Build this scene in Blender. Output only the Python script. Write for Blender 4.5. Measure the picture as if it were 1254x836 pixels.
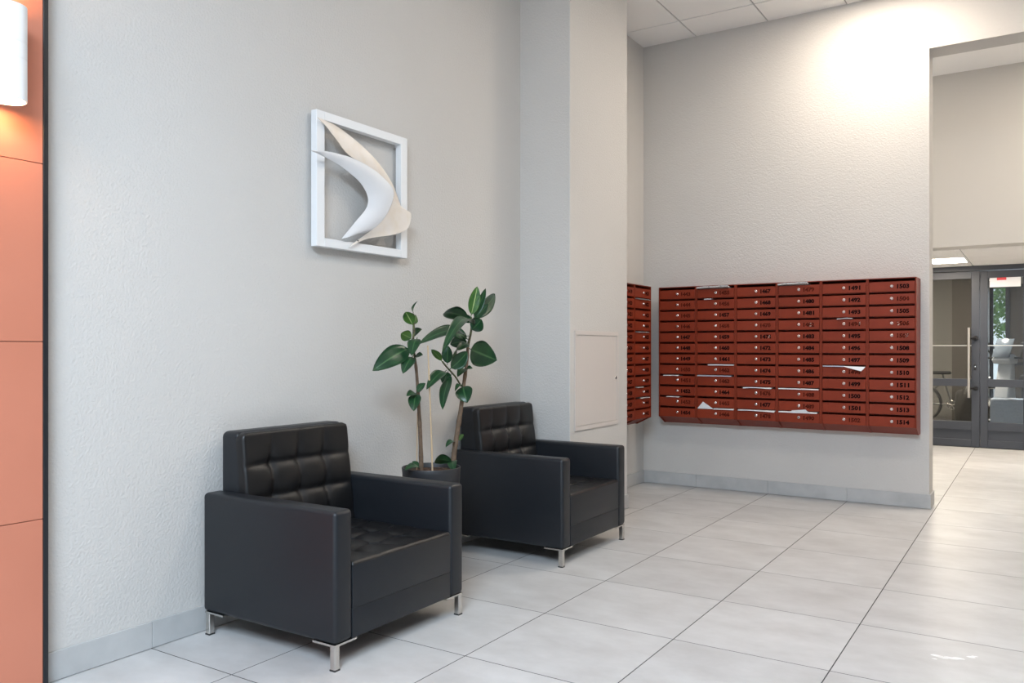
import bpy, bmesh, math, random
from mathutils import Vector, Matrix
random.seed(7)
for o in list(bpy.data.objects):
    bpy.data.objects.remove(o)
SC = bpy.context.scene
COL = SC.collection

# ------------------------------------------------------------------ camera
cam_d = bpy.data.cameras.new('camera')
cam = bpy.data.objects.new('camera', cam_d)
COL.objects.link(cam)
cam.location = (0, 0, 1.17285)
cam.rotation_euler = (math.pi / 2, 0, 0.571836)
cam_d.sensor_fit = 'HORIZONTAL'
cam_d.sensor_width = 36
cam_d.lens = 36 * 1005.03 / 1254
cam_d.shift_y = (426.18 - 418) / 1254
cam_d.clip_start = 0.05
SC.camera = cam

# ------------------------------------------------------------------ world, light, exposure
W = bpy.data.worlds.new('sky')
SC.world = W
W.use_nodes = True
bg = W.node_tree.nodes['Background']
bg.inputs[0].default_value = (0.80, 0.90, 1.0, 1)
bg.inputs[1].default_value = 1.6
SC.view_settings.view_transform = 'Standard'
SC.view_settings.look = 'None'
SC.view_settings.exposure = 0.46
SC.view_settings.gamma = 1.0
SC.view_settings.use_curve_mapping = False

WINDOW_FILL_W = 15.0          # faint fill from each added window behind the camera
LED = 30.5            # brightness of the ceiling light panels
DAY_COL = (0.68, 0.84, 1.0)
LED_COL = (1.0, 0.89, 0.755)

def area(name, loc, rot, sx, sy, power, col):
    d = bpy.data.lights.new(name, 'AREA')
    d.shape = 'RECTANGLE'; d.size = sx; d.size_y = sy; d.energy = power; d.color = col
    o = bpy.data.objects.new(name, d); COL.objects.link(o)
    o.location = loc; o.rotation_euler = rot
    return o
ADDED_WINDOWS = [(1.5, 3.6), (3.8, 5.9)]          # unseen glazed bays behind the camera, added for reflections in the leather
for a, b in ADDED_WINDOWS:
    area('window_daylight', ((a + b) / 2, -5.42, 1.08), (math.radians(90), 0, 0), b - a - .1, 1.9, WINDOW_FILL_W, DAY_COL)
BOUNCE_W = 450.0           # cool bounced light from above the camera; its rooflight is made up
area('rooflight_daylight', (0.253, -1.507, 3.79), (0, 0, 0), 2.3, 2.3, BOUNCE_W, DAY_COL)
# daylight coming through the outer glazing of the bicycle room
area('window_daylight', (-0.2, 15.3, 1.3), (math.radians(-90), 0, 0), 1.2, 1.6, 25, DAY_COL)

# ------------------------------------------------------------------ helpers
def col4(c): return (c[0], c[1], c[2], 1)

def mat(name, color, rough=0.5, metal=0.0, spec=0.5, bump=None, var=None, emit=None, coat=0.0):
    m = bpy.data.materials.new(name); m.use_nodes = True
    nt = m.node_tree; b = nt.nodes['Principled BSDF']
    b.inputs['Base Color'].default_value = col4(color)
    b.inputs['Roughness'].default_value = rough
    b.inputs['Metallic'].default_value = metal
    b.inputs['Specular IOR Level'].default_value = spec
    b.inputs['Coat Weight'].default_value = coat
    geo = nt.nodes.new('ShaderNodeNewGeometry')
    if var:            # (scale, second colour, detail, low, high)
        n = nt.nodes.new('ShaderNodeTexNoise'); n.inputs['Scale'].default_value = var[0]
        n.inputs['Detail'].default_value = var[2]
        nt.links.new(geo.outputs['Position'], n.inputs['Vector'])
        r = nt.nodes.new('ShaderNodeMapRange')
        r.inputs['From Min'].default_value = var[3]; r.inputs['From Max'].default_value = var[4]
        nt.links.new(n.outputs['Fac'], r.inputs['Value'])
        mx = nt.nodes.new('ShaderNodeMix'); mx.data_type = 'RGBA'
        mx.inputs['A'].default_value = col4(color); mx.inputs['B'].default_value = col4(var[1])
        nt.links.new(r.outputs['Result'], mx.inputs['Factor'])
        nt.links.new(mx.outputs['Result'], b.inputs['Base Color'])
    if bump:           # (scale, strength, distance, detail)
        n = nt.nodes.new('ShaderNodeTexNoise'); n.inputs['Scale'].default_value = bump[0]
        n.inputs['Detail'].default_value = bump[3]
        nt.links.new(geo.outputs['Position'], n.inputs['Vector'])
        bp = nt.nodes.new('ShaderNodeBump'); bp.inputs['Strength'].default_value = bump[1]
        bp.inputs['Distance'].default_value = bump[2]
        nt.links.new(n.outputs['Fac'], bp.inputs['Height'])
        nt.links.new(bp.outputs['Normal'], b.inputs['Normal'])
    if emit:
        b.inputs['Emission Color'].default_value = col4(emit[0])
        b.inputs['Emission Strength'].default_value = emit[1]
    return m

def glass_mat(name, tint, refl=1.5):
    m = bpy.data.materials.new(name); m.use_nodes = True
    nt = m.node_tree; nt.nodes.clear()
    out = nt.nodes.new('ShaderNodeOutputMaterial')
    t = nt.nodes.new('ShaderNodeBsdfTransparent'); t.inputs[0].default_value = col4(tint)
    g = nt.nodes.new('ShaderNodeBsdfGlossy'); g.inputs['Roughness'].default_value = 0.02
    fr = nt.nodes.new('ShaderNodeFresnel'); fr.inputs['IOR'].default_value = refl
    mx = nt.nodes.new('ShaderNodeMixShader')
    nt.links.new(fr.outputs[0], mx.inputs[0]); nt.links.new(t.outputs[0], mx.inputs[1])
    nt.links.new(g.outputs[0], mx.inputs[2]); nt.links.new(mx.outputs[0], out.inputs[0])
    return m

class MB:
    """collects shapes into one mesh"""
    def __init__(self): self.v = []; self.f = []; self.s = []
    def add(self, vs, fs, smooth=False):
        o = len(self.v); self.v += [tuple(v) for v in vs]
        self.f += [tuple(i + o for i in f) for f in fs]; self.s += [smooth] * len(fs)
        return self
    def box(self, x0, x1, y0, y1, z0, z1, bev=0.0, seg=2, smooth=None):
        bm = bmesh.new()
        bmesh.ops.create_cube(bm, size=1)
        for v in bm.verts:
            v.co = Vector(((x0 + x1) / 2 + v.co.x * (x1 - x0), (y0 + y1) / 2 + v.co.y * (y1 - y0), (z0 + z1) / 2 + v.co.z * (z1 - z0)))
        if bev > 0:
            bmesh.ops.bevel(bm, geom=list(bm.edges), offset=bev, segments=seg, affect='EDGES', profile=0.5)
        self.addbm(bm, bev > 0 if smooth is None else smooth)
        return self
    def addbm(self, bm, smooth=False):
        bm.verts.index_update()
        self.add([v.co.copy() for v in bm.verts], [[v.index for v in f.verts] for f in bm.faces], smooth)
        bm.free()
        return self
    def prism(self, prof, axis, a, b, bev=0.0, seg=2):
        """polygon profile (2D) extruded along an axis from a to b"""
        bm = bmesh.new()
        def mk(p, t):
            if axis == 0: return (t, p[0], p[1])
            if axis == 1: return (p[0], t, p[1])
            return (p[0], p[1], t)
        va = [bm.verts.new(mk(p, a)) for p in prof]; vb = [bm.verts.new(mk(p, b)) for p in prof]
        n = len(prof)
        bm.faces.new(va); bm.faces.new(list(reversed(vb)))
        for i in range(n): bm.faces.new((va[i], vb[i], vb[(i + 1) % n], va[(i + 1) % n]))
        bmesh.ops.recalc_face_normals(bm, faces=list(bm.faces))
        if bev > 0: bmesh.ops.bevel(bm, geom=list(bm.edges), offset=bev, segments=seg, affect='EDGES', profile=0.5)
        return self.addbm(bm, bev > 0)
    def tube(self, pts, rad, n=8, cap=True):
        pts = [Vector(p) for p in pts]
        if not isinstance(rad, (list, tuple)): rad = [rad] * len(pts)
        vs = []; fs = []
        ref = None
        for i, p in enumerate(pts):
            d = (pts[min(i + 1, len(pts) - 1)] - pts[max(i - 1, 0)]).normalized()
            if ref is None:
                ref = Vector((0, 0, 1)) if abs(d.z) < .9 else Vector((1, 0, 0))
            u = d.cross(ref).normalized(); w = u.cross(d).normalized()
            ref = w
            for k in range(n):
                a = 2 * math.pi * k / n
                vs.append(p + (u * math.cos(a) + w * math.sin(a)) * rad[i])
        for i in range(len(pts) - 1):
            for k in range(n):
                fs.append((i * n + k, i * n + (k + 1) % n, (i + 1) * n + (k + 1) % n, (i + 1) * n + k))
        if cap:
            fs.append(tuple(reversed(range(n)))); fs.append(tuple(range((len(pts) - 1) * n, len(pts) * n)))
        return self.add(vs, fs, n > 5)
    def lathe(self, prof, n=32, c=(0, 0, 0), axis='z'):
        vs = []; fs = []
        for r, z in prof:
            for k in range(n):
                a = 2 * math.pi * k / n
                p = (r * math.cos(a), r * math.sin(a), z)
                if axis == 'y': p = (p[0], p[2], p[1])
                if axis == 'x': p = (p[2], p[0], p[1])
                vs.append((p[0] + c[0], p[1] + c[1], p[2] + c[2]))
        for i in range(len(prof) - 1):
            for k in range(n):
                fs.append((i * n + k, i * n + (k + 1) % n, (i + 1) * n + (k + 1) % n, (i + 1) * n + k))
        return self.add(vs, fs, True)
    def mesh(self, name, m):
        me = bpy.data.meshes.new(name); me.from_pydata(self.v, [], self.f); me.validate()
        bm = bmesh.new(); bm.from_mesh(me)
        bmesh.ops.recalc_face_normals(bm, faces=list(bm.faces)); bm.to_mesh(me); bm.free()
        if len(me.polygons) == len(self.s):
            for p, s in zip(me.polygons, self.s): p.use_smooth = s
        me.materials.append(m)
        if any(self.s):
            try: me.set_sharp_from_angle(angle=math.radians(50))
            except Exception: pass
        return me
    def build(self, name, m, parent=None, loc=(0, 0, 0)):
        return link(name, self.mesh(name, m), parent, loc)

def link(name, me, parent=None, loc=(0, 0, 0)):
    o = bpy.data.objects.new(name, me); COL.objects.link(o)
    o.location = loc
    if parent: o.parent = parent
    return o
def thing(name, label, cat, loc=(0, 0, 0), rz=0.0, group=None):
    o = bpy.data.objects.new(name, None); COL.objects.link(o)
    o.empty_display_size = .1
    o.location = loc; o.rotation_euler = (0, 0, rz)
    return tag(o, label, cat, group)
def tag(o, label, cat, group=None):
    o['label'] = label; o['category'] = cat
    if group: o['group'] = group
    return o
def struct(o, label=None):
    o['kind'] = 'structure'
    if label: o['label'] = label
    return o
def copy_tree(o, parent=None):
    c = o.copy(); COL.objects.link(c); c.parent = parent
    for ch in list(o.children): copy_tree(ch, c)
    return c

# ------------------------------------------------------------------ materials
def wall_material(name, c, c2):
    return mat(name, c, rough=0.75, spec=0.3, bump=(95, 0.75, 0.004, 3), var=(0.9, c2, 3, 0.35, 0.7))
M = {}
M['wall'] = wall_material('rough_plaster', (0.60, 0.575, 0.545), (0.57, 0.545, 0.515))
M['wall_smooth'] = mat('painted_wall', (0.60, 0.57, 0.53), 0.7, spec=.3)
M['panel_paint'] = mat('cream_paint', (0.62, 0.565, 0.525), 0.5, spec=.4)
M['ceil_tile'] = mat('ceiling_board', (0.88, 0.86, 0.84), 0.85, spec=.2, bump=(300, .2, .001, 2))
M['ceil_grid'] = mat('ceiling_grid_metal', (0.42, 0.41, 0.40), 0.6)
M['grout'] = mat('grout', (0.055, 0.053, 0.052), 0.9)
M['skirt'] = mat('skirting_tile', (0.50, 0.495, 0.485), 0.45, bump=(60, .1, .002, 4), var=(7, (0.40, 0.40, 0.395), 6, 0.35, 0.75))
M['leather'] = mat('black_leather', (0.0090, 0.0108, 0.0140), 0.42, spec=.42, bump=(260, .10, .0015, 2))
M['leather_dark'] = mat('black_leather_pad', (0.0075, 0.0073, 0.0078), 0.40, spec=.42, bump=(260, .10, .0015, 2))
M['chrome'] = mat('brushed_steel', (0.62, 0.60, 0.57), 0.25, metal=1.0)
M['steel'] = mat('satin_steel', (0.66, 0.62, 0.56), 0.35, metal=1.0)
M['rubber'] = mat('black_rubber', (0.02, 0.02, 0.02), 0.6)
M['box_red'] = mat('red_brown_enamel', (0.205, 0.030, 0.012), 0.42, spec=.2, var=(3.0, (0.185, 0.026, 0.010), 3, .35, .7))
M['box_door'] = mat('red_brown_enamel_door', (0.235, 0.034, 0.0135), 0.42, spec=.22, var=(5.0, (0.205, 0.028, 0.011), 3, .35, .7))
M['ink'] = mat('black_print', (0.010, 0.004, 0.004), 0.9, spec=.05)
M['ink_worn'] = mat('worn_print', (0.035, 0.008, 0.006), 0.9, spec=.05, var=(160, (0.20, 0.028, 0.011), 3, .46, .66))
M['scuff'] = mat('scraped_enamel', (0.45, 0.33, 0.28), 0.6)
M['lock'] = mat('nickel_lock', (0.78, 0.74, 0.70), 0.22, metal=1.0)
M['paper'] = mat('white_paper', (0.78, 0.78, 0.80), 0.7, spec=.2)
M['paper_grey'] = mat('printed_newspaper', (0.55, 0.54, 0.53), 0.8, spec=.2, var=(70, (0.28, 0.28, 0.29), 4, .5, .7))
M['paper_blue'] = mat('bluish_paper', (0.50, 0.52, 0.60), 0.6, spec=.3)
M['orange'] = mat('terracotta_panel', (0.56, 0.205, 0.128), 0.42, spec=.4, var=(2.5, (0.525, 0.19, 0.117), 3, .35, .7))
M['black_trim'] = mat('black_profile', (0.012, 0.013, 0.016), 0.4)
M['white'] = mat('white_lacquer', (0.86, 0.86, 0.86), 0.4, spec=.4)
M['white_frame'] = mat('white_frame_lacquer', (0.80, 0.80, 0.80), 0.45)
M['sheet_front'] = mat('satin_white_sheet', (0.70, 0.70, 0.71), 0.4, metal=.0)
M['sheet_back'] = mat('pearl_metal_sheet', (0.80, 0.73, 0.66), 0.45, metal=.08, var=(14, (0.76, 0.67, 0.56), 3, .45, .75))
M['pot'] = mat('charcoal_plastic', (0.022, 0.023, 0.026), 0.5)
M['soil'] = mat('potting_soil', (0.03, 0.016, 0.009), 0.95, bump=(60, 1.0, .02, 4), var=(50, (0.10, 0.045, 0.02), 4, .45, .6))
M['bark'] = mat('brown_bark', (0.15, 0.098, 0.062), 0.8, bump=(120, .5, .004, 4), var=(40, (0.10, 0.065, 0.04), 4, .4, .65))
M['bark_green'] = mat('green_shoot', (0.10, 0.12, 0.04), 0.7, var=(60, (0.06, 0.045, 0.025), 3, .4, .6))
M['bamboo'] = mat('bamboo_cane', (0.52, 0.38, 0.24), 0.6)
M['led'] = mat('light_diffuser', (0.9, 0.9, 0.9), 0.5, emit=(LED_COL, LED))
M['timber'] = mat('dark_timber_wall', (0.10, 0.085, 0.07), 0.6)  # unseen right wall, darkened to dim reflections in the chair fronts
M['led_dim'] = mat('light_diffuser_dimmed', (0.9, 0.9, 0.9), 0.5, emit=(LED_COL, LED * .46))
M['led_hall'] = mat('light_diffuser_hall', (0.9, 0.9, 0.9), 0.5, emit=(LED_COL, LED * 1.2))
M['led_frame'] = mat('white_light_frame', (0.8, 0.8, 0.8), 0.5)
M['door_grey'] = mat('anthracite_frame', (0.043, 0.047, 0.058), 0.42, spec=.5)
M['door_dark'] = mat('dark_door_hardware', (0.012, 0.012, 0.014), 0.5)
M['glass'] = glass_mat('door_glass', (0.72, 0.73, 0.72))
M['clear_glass'] = glass_mat('window_glass', (0.93, 0.95, 0.95))
M['red_print'] = mat('red_print', (0.65, 0.06, 0.07), 0.6)

def leaf_material(name, c1, c2, rough, vein):
    m = bpy.data.materials.new(name); m.use_nodes = True
    nt = m.node_tree; b = nt.nodes['Principled BSDF']
    uv = nt.nodes.new('ShaderNodeUVMap')
    sep = nt.nodes.new('ShaderNodeSeparateXYZ'); nt.links.new(uv.outputs[0], sep.inputs[0])
    sub = nt.nodes.new('ShaderNodeMath'); sub.operation = 'SUBTRACT'; sub.inputs[1].default_value = .5
    nt.links.new(sep.outputs[0], sub.inputs[0])
    ab = nt.nodes.new('ShaderNodeMath'); ab.operation = 'ABSOLUTE'; nt.links.new(sub.outputs[0], ab.inputs[0])
    r = nt.nodes.new('ShaderNodeMapRange'); r.inputs['From Min'].default_value = .02; r.inputs['From Max'].default_value = .055
    r.inputs['To Min'].default_value = 1; r.inputs['To Max'].default_value = 0
    nt.links.new(ab.outputs[0], r.inputs['Value'])
    geo = nt.nodes.new('ShaderNodeNewGeometry')
    n = nt.nodes.new('ShaderNodeTexNoise'); n.inputs['Scale'].default_value = 22; n.inputs['Detail'].default_value = 3
    nt.links.new(geo.outputs['Position'], n.inputs['Vector'])
    rr = nt.nodes.new('ShaderNodeMapRange'); rr.inputs['From Min'].default_value = .4; rr.inputs['From Max'].default_value = .65
    nt.links.new(n.outputs['Fac'], rr.inputs['Value'])
    a = nt.nodes.new('ShaderNodeMix'); a.data_type = 'RGBA'
    a.inputs['A'].default_value = col4(c1); a.inputs['B'].default_value = col4(c2)
    nt.links.new(rr.outputs['Result'], a.inputs['Factor'])
    v = nt.nodes.new('ShaderNodeMix'); v.data_type = 'RGBA'
    v.inputs['B'].default_value = col4(vein)
    nt.links.new(a.outputs['Result'], v.inputs['A']); nt.links.new(r.outputs['Result'], v.inputs['Factor'])
    nt.links.new(v.outputs['Result'], b.inputs['Base Color'])
    b.inputs['Roughness'].default_value = rough
    b.inputs['Specular IOR Level'].default_value = .36
    return m
M['leaf0'] = leaf_material('dark_leaf', (0.010, 0.042, 0.017), (0.016, 0.060, 0.021), 0.30, (0.05, 0.12, 0.045))
M['leaf1'] = leaf_material('fresh_leaf', (0.055, 0.115, 0.022), (0.035, 0.09, 0.025), 0.42, (0.14, 0.20, 0.06))
M['leaf2'] = leaf_material('variegated_leaf', (0.06, 0.15, 0.025), (0.025, 0.085, 0.022), 0.42, (0.36, 0.46, 0.18))

def tile_material():
    m = bpy.data.materials.new('grey_floor_tile'); m.use_nodes = True
    nt = m.node_tree; b = nt.nodes['Principled BSDF']
    geo = nt.nodes.new('ShaderNodeNewGeometry'); oi = nt.nodes.new('ShaderNodeObjectInfo')
    mul = nt.nodes.new('ShaderNodeVectorMath'); mul.operation = 'SCALE'; mul.inputs['Scale'].default_value = 40
    cmb = nt.nodes.new('ShaderNodeCombineXYZ'); nt.links.new(oi.outputs['Random'], cmb.inputs[2])
    nt.links.new(cmb.outputs[0], mul.inputs[0])
    add = nt.nodes.new('ShaderNodeVectorMath'); nt.links.new(geo.outputs['Position'], add.inputs[0]); nt.links.new(mul.outputs[0], add.inputs[1])
    mp = nt.nodes.new('ShaderNodeMapping'); mp.inputs['Scale'].default_value = (1.0, 1.5, 1.0)
    nt.links.new(add.outputs[0], mp.inputs['Vector'])
    n1 = nt.nodes.new('ShaderNodeTexNoise'); n1.inputs['Scale'].default_value = 3.2; n1.inputs['Detail'].default_value = 6; n1.inputs['Roughness'].default_value = .62
    nt.links.new(mp.outputs[0], n1.inputs['Vector'])
    r = nt.nodes.new('ShaderNodeMapRange'); r.inputs['From Min'].default_value = .32; r.inputs['From Max'].default_value = .68
    nt.links.new(n1.outputs['Fac'], r.inputs['Value'])
    a = nt.nodes.new('ShaderNodeMix'); a.data_type = 'RGBA'
    a.inputs['A'].default_value = (0.455, 0.442, 0.43, 1); a.inputs['B'].default_value = (0.57, 0.56, 0.55, 1)
    nt.links.new(r.outputs['Result'], a.inputs['Factor'])
    hs = nt.nodes.new('ShaderNodeHueSaturation')
    rv = nt.nodes.new('ShaderNodeMapRange'); rv.inputs['To Min'].default_value = .96; rv.inputs['To Max'].default_value = 1.04
    nt.links.new(oi.outputs['Random'], rv.inputs['Value']); nt.links.new(rv.outputs['Result'], hs.inputs['Value'])
    nt.links.new(a.outputs['Result'], hs.inputs['Color']); nt.links.new(hs.outputs['Color'], b.inputs['Base Color'])
    n2 = nt.nodes.new('ShaderNodeTexNoise'); n2.inputs['Scale'].default_value = 9; n2.inputs['Detail'].default_value = 4
    nt.links.new(add.outputs[0], n2.inputs['Vector'])
    rr = nt.nodes.new('ShaderNodeMapRange'); rr.inputs['To Min'].default_value = .30; rr.inputs['To Max'].default_value = .46
    nt.links.new(n2.outputs['Fac'], rr.inputs['Value']); nt.links.new(rr.outputs['Result'], b.inputs['Roughness'])
    b.inputs['Specular IOR Level'].default_value = .45
    return m
M['tile'] = tile_material()
SHEET_FRONT = [((-2.812, 2.669, 2.081), (-2.812, 2.669, 2.078)), ((-2.822, 2.781, 2.099), (-2.827, 2.735, 2.077)), ((-2.827, 2.867, 2.104), (-2.832, 2.805, 2.067)), ((-2.827, 2.951, 2.102), (-2.837, 2.877, 2.053)), ((-2.822, 3.057, 2.083), (-2.837, 2.958, 2.024)), ((-2.817, 3.151, 2.049), (-2.837, 3.025, 1.989)), ((-2.807, 3.226, 1.995), (-2.837, 3.067, 1.944)), ((-2.807, 3.228, 1.943), (-2.837, 3.075, 1.905)), ((-2.812, 3.194, 1.869), (-2.842, 3.059, 1.864)), ((-2.822, 3.149, 1.812), (-2.847, 3.011, 1.813)), ((-2.837, 3.09, 1.763), (-2.852, 2.961, 1.76)), ((-2.857, 3.025, 1.742), (-2.857, 2.909, 1.705))]
SHEET_BACK = [((-2.852, 2.744, 2.257), (-2.852, 2.747, 2.254)), ((-2.867, 2.87, 2.252), (-2.857, 2.803, 2.23)), ((-2.872, 2.982, 2.223), (-2.852, 2.87, 2.177)), ((-2.872, 3.095, 2.179), (-2.842, 2.943, 2.117)), ((-2.867, 3.199, 2.118), (-2.829, 3.065, 2.084)), ((-2.862, 3.284, 2.039), (-2.822, 3.157, 2.048)), ((-2.852, 3.328, 1.951), (-2.812, 3.225, 1.997)), ((-2.842, 3.349, 1.895), (-2.81, 3.229, 1.961)), ((-2.827, 3.39, 1.897), (-2.81, 3.231, 1.938)), ((-2.827, 3.394, 1.856), (-2.812, 3.211, 1.894)), ((-2.827, 3.357, 1.801), (-2.817, 3.185, 1.851)), ((-2.832, 3.255, 1.762), (-2.822, 3.149, 1.81)), ((-2.842, 3.145, 1.739), (-2.832, 3.101, 1.77)), ((-2.852, 3.057, 1.715), (-2.842, 3.046, 1.733)), ((-2.857, 2.956, 1.667), (-2.857, 3.014, 1.706))]
STEM_A = [(-2.6, 3.203, 0.57), (-2.6, 3.194, 0.75), (-2.6, 3.184, 0.869), (-2.61, 3.18, 1.035), (-2.62, 3.178, 1.119), (-2.62, 3.164, 1.198), (-2.62, 3.168, 1.271), (-2.62, 3.164, 1.344)]
STEM_B = [(-2.6, 3.464, 0.546), (-2.6, 3.478, 0.631), (-2.6, 3.503, 0.724), (-2.61, 3.556, 0.876), (-2.61, 3.576, 0.978), (-2.62, 3.616, 1.088), (-2.62, 3.627, 1.184), (-2.62, 3.658, 1.268), (-2.62, 3.658, 1.344)]
BRANCH = [(-2.61, 3.552, 0.97), (-2.58, 3.458, 1.025), (-2.56, 3.364, 1.073), (-2.55, 3.311, 1.104)]
STAKE_A = [(-2.53, 3.204, 0.561), (-2.535, 3.193, 0.875), (-2.54, 3.179, 1.186)]
STAKE_B = [(-2.66, 3.241, 0.573), (-2.66, 3.246, 0.846)]
LEAVES = [
    ('A', (-2.62, 3.157, 1.182), (-2.66, 2.917, 1.07), (0.62, 0.25, -0.75), 0.086, 0.1, 0),
    ('A', (-2.6, 3.171, 1.226), (-2.54, 3.055, 1.142), (0.88, 0.47, -0.03), 0.055, 0.12, 0),
    ('A', (-2.6, 3.14, 1.137), (-2.57, 3.027, 1.056), (0.87, 0.42, -0.26), 0.055, 0.12, 0),
    ('A', (-2.62, 3.157, 1.218), (-2.64, 3.094, 1.246), (-0.51, -0.21, -0.84), 0.049, 0.05, 1),
    ('A', (-2.62, 3.164, 1.23), (-2.66, 3.274, 1.27), (0.26, -0.25, 0.93), 0.038, 0.1, 0),
    ('A', (-2.62, 3.164, 1.283), (-2.6, 3.081, 1.351), (-0.8, -0.48, -0.36), 0.049, 0.05, 2),
    ('A', (-2.62, 3.17, 1.287), (-2.63, 3.195, 1.341), (-0.09, -0.91, 0.4), 0.029, 0.05, 1),
    ('A', (-2.62, 3.162, 1.344), (-2.63, 3.201, 1.407), (-0.13, -0.85, 0.51), 0.011, -0.25, 0),
    ('A', (-2.62, 3.176, 1.129), (-2.57, 3.176, 1.141), (-0.17, 0.71, 0.69), 0.032, 0.1, 0),
    ('A', (-2.6, 3.165, 0.951), (-2.56, 3.183, 1.0), (-0.79, 0.2, 0.57), 0.037, 0.1, 0),
    ('A', (-2.6, 3.165, 0.955), (-2.56, 3.094, 0.87), (0.88, 0.47, 0.02), 0.054, 0.1, 0),
    ('A', (-2.6, 3.165, 0.951), (-2.58, 3.068, 0.944), (0.83, 0.21, -0.51), 0.034, 0.1, 0),
    ('A', (-2.6, 3.197, 0.579), (-2.6, 3.078, 0.585), (0.9, -0.02, -0.43), 0.035, 0.15, 0),
    ('A', (-2.62, 3.208, 0.58), (-2.66, 3.206, 0.604), (-0.19, -0.9, -0.39), 0.023, 0.1, 0),
    ('B', (-2.62, 3.654, 1.339), (-2.6, 3.688, 1.512), (-0.65, -0.73, 0.22), 0.055, 0.03, 2),
    ('B', (-2.62, 3.681, 1.322), (-2.56, 3.736, 1.417), (-0.35, -0.69, 0.63), 0.043, 0.04, 0),
    ('B', (-2.62, 3.658, 1.308), (-2.66, 3.629, 1.357), (-0.77, -0.01, -0.64), 0.039, 0.05, 0),
    ('B', (-2.61, 3.621, 1.2), (-2.58, 3.477, 1.165), (0.74, 0.3, -0.6), 0.043, 0.1, 0),
    ('B', (-2.62, 3.673, 1.326), (-2.57, 3.726, 1.502), (-0.34, -0.87, 0.36), 0.042, 0.02, 0),
    ('B', (-2.62, 3.666, 1.321), (-2.68, 3.99, 1.493), (-0.22, -0.49, 0.84), 0.066, 0.05, 0),
    ('B', (-2.62, 3.65, 1.334), (-2.6, 3.376, 1.357), (-0.66, -0.11, -0.75), 0.07, 0.08, 0),
    ('B', (-2.6, 3.684, 1.308), (-2.44, 3.169, 1.178), (0.92, 0.34, -0.22), 0.06, 0.18, 0),
    ('B', (-2.62, 3.654, 1.267), (-2.55, 3.659, 1.329), (-0.61, -0.35, 0.71), 0.071, 0.05, 0),
    ('B', (-2.62, 3.65, 1.241), (-2.56, 3.148, 1.21), (0.8, 0.13, -0.58), 0.066, 0.12, 0),
    ('B', (-2.62, 3.643, 1.218), (-2.74, 3.565, 1.278), (0.05, -0.66, -0.75), 0.06, 0.1, 0),
    ('B', (-2.62, 3.635, 1.209), (-2.7, 3.572, 1.196), (-0.17, 0.4, -0.9), 0.064, 0.1, 0),
    ('B', (-2.62, 3.627, 1.174), (-2.58, 3.847, 1.105), (0.24, 0.25, 0.94), 0.123, 0.05, 0),
    ('C', (-2.55, 3.311, 1.103), (-2.54, 3.209, 1.168), (-0.88, -0.32, -0.36), 0.032, 0.04, 1),
    ('C', (-2.56, 3.364, 1.086), (-2.55, 3.359, 1.184), (-0.95, -0.3, 0.08), 0.049, 0.06, 0),
    ('C', (-2.57, 3.407, 1.114), (-2.62, 3.531, 1.174), (0.11, -0.4, 0.91), 0.026, 0.05, 0),
    ('C', (-2.56, 3.379, 1.06), (-2.5, 3.458, 1.155), (-0.3, -0.63, 0.72), 0.067, 0.1, 0),
    ('C', (-2.56, 3.359, 1.061), (-2.52, 3.147, 0.98), (0.88, 0.31, -0.36), 0.052, 0.12, 0),
    ('C', (-2.56, 3.372, 1.056), (-2.6, 3.383, 0.987), (0.62, 0.75, -0.24), 0.048, 0.1, 0),
    ('C', (-2.57, 3.414, 1.046), (-2.52, 3.268, 0.869), (0.98, 0.17, 0.14), 0.051, 0.08, 0),
    ('B', (-2.62, 3.605, 1.063), (-2.57, 3.467, 1.028), (0.87, 0.39, -0.31), 0.04, 0.12, 0),
    ('B', (-2.62, 3.605, 1.059), (-2.58, 3.613, 1.066), (-0.26, 0.75, 0.6), 0.027, 0.2, 0),
    ('B', (-2.61, 3.565, 0.976), (-2.55, 3.523, 0.886), (0.82, 0.47, 0.32), 0.079, 0.12, 0),
    ('B', (-2.61, 3.561, 0.972), (-2.58, 3.458, 0.955), (0.94, 0.3, -0.18), 0.024, 0.2, 0),
    ('B', (-2.58, 3.445, 0.58), (-2.52, 3.2, 0.619), (-0.39, -0.24, -0.89), 0.046, 0.08, 0),
    ('B', (-2.58, 3.441, 0.585), (-2.5, 3.341, 0.552), (0.79, 0.52, 0.33), 0.044, 0.15, 0),
    ('B', (-2.6, 3.511, 0.683), (-2.58, 3.533, 0.715), (-0.17, -0.76, 0.63), 0.026, 0.05, 1),
    ('B', (-2.6, 3.489, 0.681), (-2.6, 3.404, 0.664), (0.96, 0.05, -0.27), 0.03, 0.2, 0)
]

# ================================================================== THE SETTING
XW, YB, ZC = -2.927, 6.68, 3.815            # left wall, back wall, ceiling height
XR, YR = 6.1, -5.5                           # right wall, wall behind the camera
YD = 11.09                                   # glazed door plane
ZL = 2.147                                   # low ceiling of the passage
YH0, YH1 = 8.93, 9.19                        # wall above the passage
XO = -0.68                                   # edge of the opening
GX, GY = -0.6445, 3.1355                     # floor joint origin

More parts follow.
